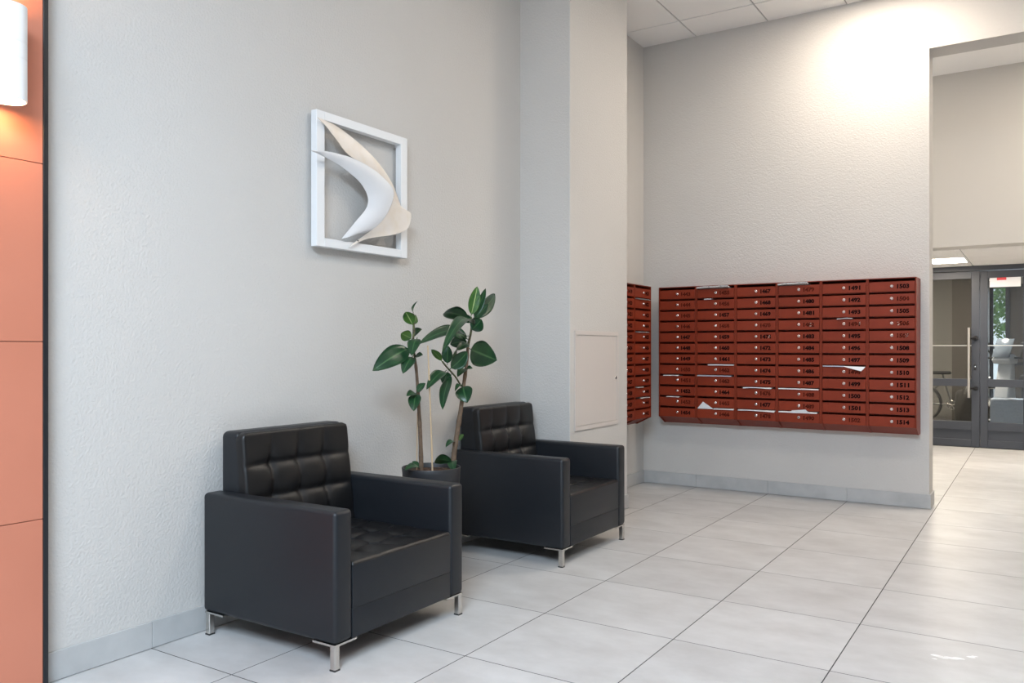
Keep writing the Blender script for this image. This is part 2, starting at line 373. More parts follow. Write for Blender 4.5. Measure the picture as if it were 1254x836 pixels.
# ---- floor: dark joint bed, tiles on it
floor = struct(MB().box(XW - .3, XR + .1, YR - .1, 15.6, -.12, -.0006).build('floor', M['grout']), 'light grey square tiled floor with thin dark joints')
JX, JY = .0046, .0050
tile_me = MB().box(-.3 + JX / 2, .3 - JX / 2, -.3 + JY / 2, .3 - JY / 2, -.004, 0, bev=.0004, seg=1, smooth=False).mesh('tile', M['tile'])
ca, sa = math.cos(0.571836), math.sin(0.571836)
def in_view(x, y, mrg=120):
    d = -x * sa + y * ca; l = x * ca + y * sa
    if d < 1.2: return False
    u = 627 + 1005 * l / d; v = 426 + 1005 * 1.173 / d
    return -mrg < u < 1254 + mrg and v < 836 + 160
rest = MB()
for i in range(-4, 12):
    for j in range(-15, 15):
        x0, x1 = GX + .6 * i, GX + .6 * (i + 1); y0, y1 = GY + .6 * j, GY + .6 * (j + 1)
        cx, cy = (x0 + x1) / 2, (y0 + y1) / 2
        if y0 > YD: continue
        xa = max(x0, XW)
        if any(in_view(px, py) for px, py in ((cx, cy), (x0, y0), (x1, y0), (x0, y1), (x1, y1))):
            if xa > x0 or y1 > YD:
                yb = min(y1, YD)
                MB().box(xa + (JX / 2 if xa == x0 else 0), x1 - JX / 2, y0 + JY / 2, yb - JY / 2, -.004, 0, bev=.0004, seg=1, smooth=False).build('tile', M['tile'], floor)
            else:
                link('tile', tile_me, floor, (cx, cy, 0))
        else:
            rest.box(max(xa, XW) + JX / 2, min(x1, XR) - JX / 2, max(y0, YR) + JY / 2, min(y1, YD) - JY / 2, -.004, 0)
ro = rest.build('tile_field', M['tile'], floor); ro['kind'] = 'stuff'
sm = MB(); rs = random.Random(4)
for px, py, w in ((-.235, 2.585, .020), (-.215, 2.575, .016), (-.190, 2.588, .022), (-.165, 2.600, .018), (-.125, 2.640, .014), (-.115, 2.655, .010), (-.240, 2.545, .008)):
    n = 9
    px -= .095; py += .925
    sm.add([(px + w * (1 + .35 * rs.random()) * math.cos(6.283 * k / n), py + w * .45 * (1 + .5 * rs.random()) * math.sin(6.283 * k / n), .0003) for k in range(n)], [tuple(range(n))])
sm.build('smear', mat('dried_white_smear', (.80, .80, .80), .35), floor)  # water smear with its specular marks painted white
MB().box(-2.6, 2.0, YD + .06, 15.5, -.006, 0).build('screed', mat('grey_screed', (.26, .25, .24), .7), floor)

# ---- walls
wall_left = struct(MB().box(XW - .2, XW, YR, YB + .23, 0, ZC).build('wall_left', M['wall']), 'rough plastered beige wall behind the armchairs')
PY0, PY1, PX = 4.649, 5.52, -2.548
wall_pillar = struct(MB().box(XW - .01, PX, PY0, PY1, 0, ZC, bev=.004, seg=2, smooth=False).build('wall_pillar', M['wall']), 'plastered square pillar projecting from the wall')
wb = MB()
OH, OX1 = 3.358, 2.2
wb.prism([(XW - .2, 0), (XO, 0), (XO, OH), (OX1, OH), (OX1, 0), (XR, 0), (XR, ZC), (XW - .2, ZC)], 1, YB, YB + .23)
struct(wb.build('wall_back', M['wall']), 'plastered wall carrying the mailboxes with a tall opening at its right')
wr = MB().box(XR, XR + .2, YR - .2, YB + .23, 0, ZC)
struct(wr.build('wall_right', M['timber']))
we = MB()
xs = XW - .2
for a, b in ADDED_WINDOWS:
    we.box(xs, a, YR - .2, YR, 0, ZC); xs = b
    we.box(a, b, YR - .2, YR, 0, .1); we.box(a, b, YR - .2, YR, 2.15, ZC)
we.box(xs, XR + .2, YR - .2, YR, 0, ZC)
struct(we.build('wall_front', M['wall_smooth']))
for n, (a, b) in enumerate(ADDED_WINDOWS):
    fr = MB()
    fr.box(a, a + .06, YR - .15, YR - .05, .10, 2.15); fr.box(b - .06, b, YR - .15, YR - .05, .10, 2.15)
    fr.box(a + .06, b - .06, YR - .15, YR - .05, .10, .16); fr.box(a + .06, b - .06, YR - .15, YR - .05, 2.09, 2.15)
    fr.box((a + b) / 2 - .03, (a + b) / 2 + .03, YR - .15, YR - .05, .16, 2.09)
    w = struct(fr.build('window_%d' % (n + 1), M['door_grey']))  # unseen window, added to give the leather something to reflect
    for s0, s1 in ((a + .06, (a + b) / 2 - .03), ((a + b) / 2 + .03, b - .06)):
        MB().box(s0, s1, YR - .105, YR - .095, .16, 2.09).build('pane', M['clear_glass'], w)

# ---- hall and passage beyond the opening
hall = MB()
hall.box(-4.2, XR, YH0, YH1, ZL, ZC + .02, bev=.003, seg=1, smooth=False)                # wall above the passage
hall.box(-4.2, -2.6, YH0, YH1, 0, ZL); hall.box(1.6, XR, YH0, YH1, 0, ZL)
struct(hall.build('wall_hall', M['wall_smooth']), 'beige wall above the low passage to the glazed doors')
ph = MB().box(-4.4, -4.2, YB + .23, YH1, 0, ZC)
struct(ph.build('wall_hall_side', M['wall_smooth']))
struct(MB().box(XR, XR + .2, YB + .23, YH1, 0, ZC).build('wall_hall_far', M['wall_smooth']))
struct(MB().box(-2.8, -2.6, YH1, YD + .1, 0, ZL).build('wall_passage_left', M['wall_smooth']))
struct(MB().box(1.6, 1.8, YH1, YD + .1, 0, ZL).build('wall_passage_right', M['wall_smooth']))
struct(MB().box(-4.4, XR + .2, YB + .23, YH1, ZC, ZC + .1).build('ceiling_hall', M['ceil_tile']))

# ---- lobby ceiling: dropped boards in a metal grid
CX, CY = -2.447, 6.293
LIGHTS = [(2, 0), (2, 4), (6, 0), (6, 4)]           # (column, row) of the light panels
ceiling = struct(MB().box(XW - .2, XR + .2, YR - .2, YB + .23, ZC + .002, ZC + .1).build('ceiling', M['ceil_grid']), 'dropped ceiling of square white boards')
cb_me = MB().box(-.2945, .2945, -.2945, .2945, -.006, .002, bev=.0015, seg=1, smooth=False).mesh('ceiling_board', M['ceil_tile'])
crest = MB()
for i in range(-1, 15):
    for j in range(-1, 20):
        x0 = CX + .6 * i; y1 = CY - .6 * j; x1 = x0 + .6; y0 = y1 - .6
        if (i, j) in LIGHTS or (3 <= i <= 6 and 11 <= j <= 14): continue
        xa, xb = max(x0, XW), min(x1, XR); ya, yb = max(y0, YR), min(y1, YB)
        if xb - xa < .05 or yb - ya < .05: continue
        full = xa == x0 and xb == x1 and ya == y0 and yb == y1
        if j <= 5 and i <= 6:
            if full: link('ceiling_board', cb_me, ceiling, ((x0 + x1) / 2, (y0 + y1) / 2, ZC))
            else: MB().box(xa + .0055 * (xa == x0), xb - .0055 * (xb == x1), ya + .0055 * (ya == y0), yb - .0055 * (yb == y1), ZC - .006, ZC + .002).build('ceiling_board', M['ceil_tile'], ceiling)
        else:
            crest.box(xa + .0055, xb - .0055, ya + .0055, yb - .0055, ZC - .006, ZC + .002)
co = crest.build('ceiling_board_field', M['ceil_tile'], ceiling); co['kind'] = 'stuff'

sk = MB()
SX0, SX1, SY0, SY1 = CX + 1.8, CX + 4.2, CY - 9.0, CY - 6.6
for k in range(5):
    sk.box(SX0 + .6 * k - .02, SX0 + .6 * k + .02, SY0, SY1, ZC - .008, ZC + .002)
    sk.box(SX0, SX1, SY0 + .6 * k - .02, SY0 + .6 * k + .02, ZC - .008, ZC + .002)
fill_frame = struct(sk.build('window_rooflight', M['led_frame']))  # unseen rooflight, made up to house the cool overhead fill
MB().box(SX0, SX1, SY0, SY1, ZC - .003, ZC + .001).build('frosted_pane', M['white'], fill_frame)

def light_panel(x, y, z, label, strength=None):
    t = thing('ceiling_light', label, 'ceiling light', (x, y, z), group='square ceiling light panels')
    f = MB()
    f.box(-.297, .297, -.297, -.275, -.008, .0); f.box(-.297, .297, .275, .297, -.008, .0)
    f.box(-.297, -.275, -.275, .275, -.008, .0); f.box(.275, .297, -.275, .275, -.008, .0)
    f.build('frame', M['led_frame'], t)
    MB().box(-.275, .275, -.275, .275, -.005, -.001).build('diffuser', strength or M['led'], t)
    return t
for i, j in LIGHTS:
    light_panel(CX + .6 * i + .3, CY - .6 * j - .3, ZC, 'lit lobby ceiling panel, %s row, %s' % ({2: 'armchair side', 6: 'middle', 10: 'far side'}[i], {0: 'beside the mailbox wall', 4: 'over the middle bay'}[j]), M['led'] if (i, j) == (2, 0) else M['led_dim'])
light_panel(0.9, 7.9, ZC, 'square white light panel in the high hall ceiling', M['led_hall'])
light_panel(-2.6, 7.9, ZC, 'square white light panel in the hall ceiling behind the mailbox wall', M['led_hall'])

# ---- low passage ceiling
lowc = struct(MB().box(-2.8, 1.8, YH1 - .001, YD + .1, ZL + .003, ZL + .1).build('ceiling_passage', M['ceil_grid']), 'low dropped ceiling of the passage')
LX, LY = -0.667, 9.97
for i in range(-4, 4):
    for j in range(-2, 3):
        x0, y0 = LX + .6 * i, LY + .6 * j; x1, y1 = x0 + .6, y0 + .6
        ya, yb, xa, xb = max(y0, YH1), min(y1, YD), max(x0, -2.6), min(x1, 1.6)
        if yb - ya < .04 or xb - xa < .04 or (i, j) in ((-1, 0), (2, 0)): continue
        MB().box(xa + .006, xb - .006, ya + .006, yb - .006, ZL - .004, ZL + .003).build('ceiling_board', M['ceil_tile'], lowc)
light_panel(LX - .3, LY + .3, ZL, 'lit ceiling panel in the low passage before the glazed doors')
light_panel(LX + 1.5, LY + .3, ZL, 'lit ceiling panel in the low passage, right of the glazed doors')

# ---- skirting of cut floor tiles
def skirting(name, axis, fixed, out, a, b, joints, h=.105, th=.011, label=None):
    """axis 0: runs along X at y=fixed, axis 1: runs along Y at x=fixed; out = side it stands out to"""
    cuts = [a] + sorted(j for j in joints if a + .02 < j < b - .02) + [b]
    e = bpy.data.objects.new(name, None); COL.objects.link(e); e.empty_display_size = .1
    struct(e, label)
    lo, hi = min(fixed, fixed + out * th), max(fixed, fixed + out * th)
    for k in range(len(cuts) - 1):
        p, q = cuts[k] + (.001 if k else 0), cuts[k + 1] - (.001 if k < len(cuts) - 2 else 0)
        m = MB()
        if axis == 0: m.box(p, q, lo, hi, .002, h, bev=.0012, seg=1, smooth=False)
        else: m.box(lo, hi, p, q, .002, h, bev=.0012, seg=1, smooth=False)
        m.build('skirting_tile', M['skirt'], e)
    return e
jy = [GY + .6 * k for k in range(-12, 14)]; jx = [GX + .6 * k for k in range(-5, 9)]
skirting('baseboard_left', 1, XW, 1, 1.51, PY0, jy, label='grey tile skirting along the armchair wall')
skirting('baseboard_pillar_front', 0, PY0, -1, XW + .011, PX + .011, [])
skirting('baseboard_pillar_side', 1, PX, 1, PY0, PY1, jy)
skirting('baseboard_recess', 1, XW, 1, PY1, YB - .011, jy)
skirting('baseboard_back', 0, YB, -1, XW, XO + .011, jx, label='grey tile skirting under the mailboxes')
skirting('baseboard_jamb', 1, XO, 1, YB, YB + .23, [])
skirting('baseboard_right', 1, XR, -1, YR, YB, [])

# ---- terracotta cladding at the far left with its black edge profile
clad = struct(MB().box(XW, -2.884, YR, 1.494, 0, ZC).build('wall_cladding', M['black_trim']), 'terracotta wall cladding in large panels')
zc = [-.02, .589, 1.195, 1.803, 2.41, 3.02, 3.62, ZC]
for k in range(len(zc) - 1):
    y1 = 1.494
    for n in range(5):
        y0 = y1 - 1.2
        MB().box(-2.884, -2.87, max(y0, YR) + .0012, y1 - .0012, max(zc[k], 0) + .0012, zc[k + 1] - .0012, bev=.0008, seg=1, smooth=False).build('panel', M['orange'], clad)
        y1 = y0
struct(MB().box(XW, -2.868, 1.494, 1.511, 0, ZC, bev=.001, seg=1, smooth=False).build('trim_1', M['black_trim']), 'slim black edge profile of the terracotta cladding')

# ================================================================== ARMCHAIRS
def tuft_pad(nu, nv, w, h, lu, lv, bulge, edge, dimple, under, corner=0):
    """quilted pad in local (s, t) with height; lu, lv = seam positions in metres; rolled edges down to -under"""
    vs = []; fs = []
    for j in range(nv + 1):
        for i in range(nu + 1):
            u, v = i / nu, j / nv
            du = min([abs(u * w - a) for a in lu] + [9]); dv = min([abs(v * h - a) for a in lv] + [9])
            e = min(u * w, (1 - u) * w, v * h, (1 - v) * h)
            fade = min(1, max(0, (e - edge * .6) / .06)); fade = fade * fade * (3 - 2 * fade)
            pu = math.exp(-(du / .013) ** 2) * .5 + math.exp(-(du / .034) ** 2) * .5
            pv = math.exp(-(dv / .013) ** 2) * .5 + math.exp(-(dv / .034) ** 2) * .5
            su = .30 + .70 * math.exp(-(dv / .060) ** 2)      # seams sink deeper towards the buttons
            sv = .60 + .40 * math.exp(-(du / .060) ** 2)
            z = bulge * (1 - (1 - su * pu) * (1 - sv * pv)) * -1 * (.45 + .55 * fade)
            z -= dimple * math.exp(-(du * du + dv * dv) / .020 ** 2)
            if e < edge: z -= edge * .9 * (1 - math.sqrt(max(0, 1 - (1 - e / edge) ** 2)))
            X, Y = (u - .5) * w, v * h
            if corner and abs(X) > w / 2 - corner and Y > h - corner:      # rounded top corners
                a, b = (abs(X) - w / 2 + corner) / corner, (Y - h + corner) / corner
                X = math.copysign(w / 2 - corner + corner * a * math.sqrt(1 - b * b / 2), X); Y = h - corner + corner * b * math.sqrt(1 - a * a / 2)
            vs.append((X, Y, z))
    for j in range(nv):
        for i in range(nu):
            a = j * (nu + 1) + i
            fs.append((a, a + 1, a + nu + 2, a + nu + 1))
    ring = list(range(nu + 1)) + [(j + 1) * (nu + 1) - 1 for j in range(1, nv + 1)] + [nv * (nu + 1) + i for i in range(nu - 1, -1, -1)] + [j * (nu + 1) for j in range(nv - 1, 0, -1)]
    o = len(vs)
    for r in ring: vs.append((vs[r][0], vs[r][1], -under))
    n = len(ring)
    for k in range(n): fs.append((ring[k], o + k, o + (k + 1) % n, ring[(k + 1) % n]))
    fs.append(tuple(range(o, o + n)))
    return vs, fs

def armchair(loc, label):
    t = thing('armchair', label, 'armchair', loc, group='black leather armchairs along the wall')
    # x forward, y across; back of the chair at -.37, front at +.38
    for s in (-1, 1):
        MB().box(-.372, .380, *( (-.392, -.300) if s < 0 else (.300, .392)), .096, .580, bev=.018, seg=4).build('arm', M['leather'], t)
    # frame under the seat with the plain front board
    sb = MB().box(-.33, .377, -.2995, .2995, .098, .2065, bev=.0025, seg=2).build('seat_base', M['leather'], t)
    # seat cushion: front block and quilted top
    sc = MB().box(-.20, .3775, -.2995, .2995, .2068, .368, bev=.0025, seg=2).build('seat_cushion', M['leather'], t)
    vs, fs = tuft_pad(100, 96, .598, .576, [.15, .30, .45], [.13, .27, .41], .013, .014, .009, .03)
    q = [(y + -.199, x, z + .381) for x, y, z in vs]
    MB().add(q, fs, True).build('quilted_top', M['leather_dark'], sc)
    # backrest: shell with leaning front, quilted pad on it
    prof = [(-.372, .30), (-.372, .826), (-.262, .828), (-.200, .30)]
    br = MB().prism(prof, 1, -.306, .306, bev=.026, seg=5).build('backrest', M['leather'], t)
    vs, fs = tuft_pad(108, 96, .612, .520, [.153, .306, .459], [.105, .243, .381], .018, .016, .012, .045, .034)
    p0 = Vector((-.172, 0, .310)); up = Vector((-.062, 0, .53)).normalized(); nrm = Vector((up.z, 0, -up.x))
    q = []
    for x, y, z in vs:
        p = p0 + up * y + nrm * z + Vector((0, x, 0)); q.append(p)
    MB().add(q, fs, True).build('quilted_pad', M['leather_dark'], br)
    # legs of square tube under angled brackets
    leg = MB().box(-.0125, .0125, -.0125, .0125, .004, .090, bev=.002, seg=1, smooth=False).mesh('leg', M['chrome'])
    cap = MB().box(-.0135, .0135, -.0135, .0135, 0, .006).mesh('foot_cap', M['rubber'])
    for sx, sy in ((1, -1), (1, 1), (-1, -1), (-1, 1)):
        x = .362 if sx > 0 else -.345; y = sy * .376
        l = link('leg', leg, t, (x, y, 0))
        link('foot_cap', cap, l)
        b = MB()
        b.box(*sorted((sx * .014, -sx * .10)), *sorted((sy * .014, -sy * .018)), .089, .0965)
        b.box(*sorted((sx * .014, -sx * .018)), *sorted((-sy * .018, -sy * .10)), .089, .0965)
        b.build('bracket', M['chrome'], l)
    return t
arm1 = armchair((-2.520, 2.538, 0), 'black quilted leather armchair nearer to the terracotta cladding')
arm2 = copy_tree(arm1)
arm2.location = (-2.520, 4.219, 0)
arm2['label'] = 'black quilted leather armchair beside the pillar with the access panel'

# ================================================================== MAILBOXES
UW, NR, RP = .3255, 12, .0886                # unit width, rows, row pitch
ZT, ZBOT = 1.680, .545                        # top and bottom of a unit
Z0 = .605                                     # lower edge of the lowest door
DEP = .228
body = MB()
prof = [(0, Z0), (0, ZT), (DEP, ZT), (DEP, ZBOT), (.120, ZBOT)]
body.prism(prof, 0, .0006, .0095); body.prism(prof, 0, UW - .0095, UW - .0006)
body.box(.0095, UW - .0095, .001, DEP, ZT - .006, ZT)
body.box(.0095, UW - .0095, DEP - .006, DEP, ZBOT, ZT - .006)
body.box(.0095, UW - .0095, .141, DEP - .006, ZBOT, ZBOT + .005)
for k in range(1, NR):
    z = Z0 + RP * k - .003
    body.box(.0095, UW - .0095, .014, DEP - .006, z - .001, z + .001)
body_me = body.mesh('body', M['box_red'])
skirt_me = MB().prism([(.022, Z0 - .001), (.027, Z0 - .001), (.147, ZBOT + .002), (.141, ZBOT + .002)], 0, .0097, UW - .0097).mesh('sloping_base', M['box_red'])
door_me = MB().box(.0115, UW - .0115, 0, .006, .001, RP - .0160, bev=.0014, seg=2, smooth=False).mesh('door', M['box_door'])
lk = MB().lathe([(.0001, -.011), (.0062, -.011), (.0074, -.0095), (.0080, -.004), (.0105, -.003), (.0105, 0)], 12, axis='y')
lk.box(-.0012, .0012, -.0125, -.011, -.004, .004)
lock_me = lk.mesh('lock', M['lock'])

def text_mesh(s, size, m):
    c = bpy.data.curves.new('number', 'FONT'); c.body = s; c.size = size; c.resolution_u = 2
    c.offset = .0021
    o = bpy.data.objects.new('number', c); COL.objects.link(o)
    dg = bpy.context.evaluated_depsgraph_get()
    me = bpy.data.meshes.new_from_object(o.evaluated_get(dg))
    bpy.data.objects.remove(o); bpy.data.curves.remove(c)
    xs = [v.co.x for v in me.vertices]; x0 = min(xs); w = max(xs) - x0
    f = .080 / max(w, 1e-4)
    for v in me.vertices: v.co = Vector(((v.co.x - x0) * f, 0, v.co.y * 1.0))
    me.materials.clear(); me.materials.append(m)
    return me

WORN = {1455, 1456, 1458, 1445, 1450, 1451, 1453, 1462, 1463, 1465, 1466, 1470, 1476, 1478, 1479, 1482, 1488, 1489, 1490, 1494, 1498, 1502, 1504, 1506, 1507, 1443, 1444, 1446}
SCUFF = {1482: .050, 1494: .070, 1506: .008, 1507: .062, 1471: .066}
rng = random.Random(3)
def mail_unit(first, loc, rz, label):
    t = thing('mailbox_unit', label, 'mailboxes', loc, rz, 'red-brown mailbox units')
    link('body', body_me, t); link('sloping_base', skirt_me, t)
    for k in range(NR):
        n = first + k
        z = Z0 + RP * (NR - 1 - k)
        d = link('door', door_me, t, (0, 0, z))
        link('lock', lock_me, d, (UW / 2, 0, .040))
        m = M['ink_worn'] if n in WORN else M['ink']
        link('number', text_mesh(str(n), .040, m), d, (.198, -.0006, .024))
        if n in SCUFF:
            q = MB()
            for e in range(5):
                x = .198 + SCUFF[n] + rng.uniform(-.006, .010); zz = .026 + rng.uniform(0, .024); s = rng.uniform(.0015, .004)
                q.add([(x - s, -.0010, zz), (x, -.0010, zz - s * rng.uniform(.5, 1.8)), (x + s, -.0010, zz + s * .4), (x + s * .2, -.0010, zz + s * 1.4)], [(0, 1, 2, 3)])
            q.build('scuff', M['scuff'], d)
    return t
UX0 = -2.690
ORD = ['first', 'second', 'third', 'fourth', 'fifth', 'sixth']
YF = YB - DEP
units = []
for c in range(6):
    a = 1443 + 12 * c
    units.append(mail_unit(a, (UX0 + UW * c, YF, 0), 0, '%s red-brown mailbox column on the back wall, boxes %d to %d' % (['leftmost', 'second', 'third', 'fourth', 'fifth', 'rightmost'][c], a, a + 11)))
XF = XW + DEP
mail_unit(1419, (XF, 5.664, 0), math.pi / 2, 'red-brown mailbox column on the recess side wall, half hidden by the pillar')
mail_unit(1431, (XF, 5.664 + UW, 0), math.pi / 2, 'red-brown mailbox column on the recess side wall, next to the corner')

# ---- post sticking out of the slots
def slot_z(row): return Z0 + RP * (NR - row) + RP - .0160      # top edge of the door of a row (1 = top)
def sheet(name, label, pts_front, th, m, loc, rz=0, back=.09, group='papers sticking out of the mailboxes', cat='paper'):
    """a folded paper: front edge points (x, y, z) relative to the slot, running back into the box"""
    n = len(pts_front); vs = []; fs = []
    for (x, y, z) in pts_front:
        vs += [(x, y, z), (x, y, z + th), (x, .004, .0045 + th * .0), (x, .004, min(.0045 + th, .0112)), (x, back, .0030), (x, back, .0030 + th * .5)]
    for i in range(n - 1):
        a, b = i * 6, (i + 1) * 6
        fs += [(a, b, b + 1, a + 1), (a + 1, b + 1, b + 3, a + 3), (a + 3, b + 3, b + 5, a + 5), (a + 5, b + 5, b + 4, a + 4), (a + 4, b + 4, b + 2, a + 2), (a + 2, b + 2, b, a)]
    e = (n - 1) * 6
    fs += [(0, 1, 3, 2), (2, 3, 5, 4), (e, e + 2, e + 3, e + 1), (e + 2, e + 4, e + 5, e + 3)]
    o = MB().add(vs, fs).build(name, m, None, loc); o.rotation_euler = (0, 0, rz)
    return tag(o, label, cat, group)
def px2x(c, f): return UX0 + UW * (c - 1) + UW * f
def post(c, row, f0, f1, zs, label, m='paper', y=-.012, th=.006, name='letter'):
    x0, x1 = px2x(c, max(f0, .042)), px2x(c, min(f1, .958)); n = len(zs)
    pts = [((x1 - x0) * k / (n - 1), y - .004 * math.sin(k * 2.1), zs[k]) for k in range(n)]
    return sheet(name, label, pts, th, M[m], (x0, YF, slot_z(row)))
post(2, 1, .05, .85, [.004, .010, .009, .012, .010], 'grey rolled newspaper in the top slot above box 1455', 'paper_grey', -.035, .011, 'newspaper')
post(4, 1, .03, .72, [.004, .010, .010, .012, .011], 'grey folded newspaper in the top slot above box 1479', 'paper_grey', -.035, .011, 'newspaper')
post(2, 2, .22, .40, [.001, .004, .002], 'small pale paper corner in the slot of box 1456')
post(2, 8, .32, .96, [.002, .003, .003], 'white envelope in the slot of box 1462')
post(2, 9, .04, .90, [.002, .002, .003, .002], 'long bluish envelope in the slot of box 1463', 'paper_blue')
post(2, 12, .46, .96, [.002, .003, .001], 'white envelope in the slot of box 1466, right of the folded corner')
post(1, 9, .14, .54, [.000, .001, .001, .002, .000], 'crumpled paper bits in the slot of box 1451', th=.003)
post(1, 11, .22, .56, [.000, .003, .001, .003, .000], 'torn pale paper scrap in the second lowest slot, box 1453', th=.003)
post(3, 10, .20, .88, [.001, .006, .006, .004, .001], 'thick white bundle of flyers in the slot of box 1476', y=-.020, th=.006)
post(3, 12, .08, .95, [.003, .005, .003, .001, -.002], 'long white flyer in the slot of box 1478', y=-.02)
post(4, 10, .04, .95, [.003, .003, .002, .001], 'long white envelope in the slot of box 1488')
post(4, 12, .04, .92, [.002, .001, .000, .000], 'long white envelope in the slot of box 1490, under a printed flyer')
post(5, 4, .36, .68, [-.001, .004, .008, .002], 'white curled paper edge in the slot of box 1494', y=-.02, th=.003)
post(5, 8, .05, .50, [.003, .003, .002], 'bluish folded leaflet in the slot of box 1498', 'paper_blue')
def flap(label, pts, m, c, row, th=.0012, name='flyer'):
    """a stiff paper whose corner hangs out of the slot; pts = (x fraction of the unit, y out, z from the slot)"""
    x0 = px2x(c, 0); vs = [(UW * p[0], p[1], p[2]) for p in pts]; n = len(vs)
    vs += [(v[0], v[1] + th, v[2] + th * .4) for v in vs]
    fs = [tuple(range(n)), tuple(range(2 * n - 1, n - 1, -1))] + [(i, (i + 1) % n, n + (i + 1) % n, n + i) for i in range(n)]
    return tag(MB().add(vs, fs).build(name, M[m], None, (x0, YF, slot_z(row))), label, 'paper', 'papers sticking out of the mailboxes')
flap('white folded paper corner standing up before box 1465', [(.04, -.008, .004), (.20, -.018, .062), (.46, -.008, .004)], 'paper', 2, 12)
flap('white wedge of paper hanging over box 1498', [(.46, -.004, .008), (.965, -.012, .004), (.93, -.020, -.012), (.88, -.022, -.028), (.66, -.014, -.010)], 'paper', 5, 8)
flyer = flap('printed white flyer bent upward from the slot of box 1490', [(.30, -.010, .002), (.36, -.020, .020), (.67, -.024, .030), (.76, -.012, .002)], 'paper', 4, 12)
def side_bit(y, row, w, label):
    return sheet('letter', label, [(0, -.010, .001), (w * .4, -.012, .003), (w, -.009, .001)], .003, M['paper_grey'], (XF, y, slot_z(row)), math.pi / 2)
ys = 5.664 + UW
side_bit(ys + .05, 2, .24, 'grey paper edge in the second slot of the corner mailbox column')
side_bit(ys + .05, 5, .22, 'grey paper edge in the fifth slot of the corner mailbox column')
side_bit(ys + .04, 10, .12, 'short grey paper edge in the tenth slot of the corner mailbox column')
side_bit(ys + .12, 11, .16, 'grey paper edge in the eleventh slot of the corner mailbox column')

# ================================================================== WALL ART
art = thing('wall_art', 'square white frame holding two curved metal sails on the plastered wall', 'wall art', (XW, 3.090, 1.980))
AY, AZ = 3.090, 1.980
H, B = .330, .052
def bar(y0, y1, z0, z1):
    MB().box(.016, .054, y0, y1, z0, z1, bev=.0015, seg=1, smooth=False).build('frame_bar', M['white_frame'], art)
HZ = .323
bar(-H, -H + B, -HZ, HZ); bar(H - B, H, -HZ, HZ)
bar(-H + B, H - B, HZ - .042, HZ); bar(-H + B, H - B, -HZ, -HZ + .042)
for sy in (-1, 1):
    MB().box(0, .017, sy * (H - .03) - .01, sy * (H - .03) + .01, HZ - .05, HZ - .03).build('spacer', M['white_frame'], art)
    MB().box(0, .017, sy * (H - .03) - .01, sy * (H - .03) + .01, -HZ + .03, -HZ + .05).build('spacer', M['white_frame'], art)
def smooth_rows(rows, k=4):
    """Catmull-Rom through the outline rows"""
    out = []; n = len(rows)
    def cr(p0, p1, p2, p3, t): return .5 * ((2 * p1) + (-p0 + p2) * t + (2 * p0 - 5 * p1 + 4 * p2 - p3) * t * t + (-p0 + 3 * p1 - 3 * p2 + p3) * t ** 3)
    R = [(Vector(a), Vector(b)) for a, b in rows]
    for i in range(n - 1):
        a, b, c, d = R[max(i - 1, 0)], R[i], R[i + 1], R[min(i + 2, n - 1)]
        for s in range(k):
            t = s / k; out.append(tuple(cr(a[e], b[e], c[e], d[e], t) for e in (0, 1)))
    out.append(R[-1])
    return out
def sail(name, rows, m, crown, label):
    R = smooth_rows(rows); vs = []; fs = []; C = 6; th = .0022
    for a, b in R:
        for c in range(C + 1):
            t = c / C; p = a.lerp(b, t); w = (b - a).length
            p = p + Vector((crown * 4 * t * (1 - t) * min(1, w / .12), 0, 0))
            vs.append((p.x - XW, p.y - AY, p.z - AZ))
    n = len(vs)
    vs += [(v[0] - th, v[1], v[2]) for v in vs]
    W_ = C + 1
    for i in range(len(R) - 1):
        for c in range(C):
            q = (i * W_ + c, i * W_ + c + 1, (i + 1) * W_ + c + 1, (i + 1) * W_ + c)
            fs.append(q); fs.append(tuple(n + k for k in reversed(q)))
    def edge(ids):
        for k in range(len(ids) - 1): fs.append((ids[k], ids[k + 1], n + ids[k + 1], n + ids[k]))
    edge([i * W_ for i in range(len(R))]); edge([i * W_ + C for i in range(len(R))]); edge(list(range(W_))); edge([(len(R) - 1) * W_ + c for c in range(W_)])
    o = MB().add(vs, fs, True).build(name, m, art); o['label'] = label
    return o
sf = sail('sail_sheet', SHEET_FRONT, M['sheet_front'], .012, 'cool white curved sheet with a pointed tip')
sb_ = sail('sail_sheet', SHEET_BACK, M['sheet_back'], -.005, 'pearly curved metal sheet behind the white one')
def rivet(x, y, z, par):
    MB().lathe([(.0001, .004), (.003, .003), (.004, 0)], 10, (x - XW, y - AY, z - AZ), axis='x').build('rivet', M['door_dark'], par)
rivet(-2.8545, 3.018, 1.707, sb_)

# ================================================================== ACCESS PANEL ON THE PILLAR
ap = thing('access_panel', 'cream painted metal access panel on the pillar side', 'access panel', (PX, 5.033, .96))
AW, AH = .325, .328
for y0, y1, z0, z1 in ((-AW, AW, AH - .028, AH), (-AW, AW, -AH, -AH + .028), (-AW, -AW + .024, -AH + .028, AH - .028), (AW - .024, AW, -AH + .028, AH - .028)):
    MB().box(0, .008, y0, y1, z0, z1, bev=.001, seg=1, smooth=False).build('frame_strip', M['panel_paint'], ap)
pd = MB().box(0, .0055, -AW + .027, AW - .027, -AH + .031, AH - .031, bev=.001, seg=1, smooth=False).build('door', M['panel_paint'], ap)
lt = MB().lathe([(.0001, .010), (.010, .010), (.012, .008), (.012, .004)], 14, (0, .283, .003), axis='x').build('latch', M['chrome'], pd)
MB().box(.0100, .0115, .2815, .2845, -.006, .012).build('keyhole', M['door_dark'], pd)

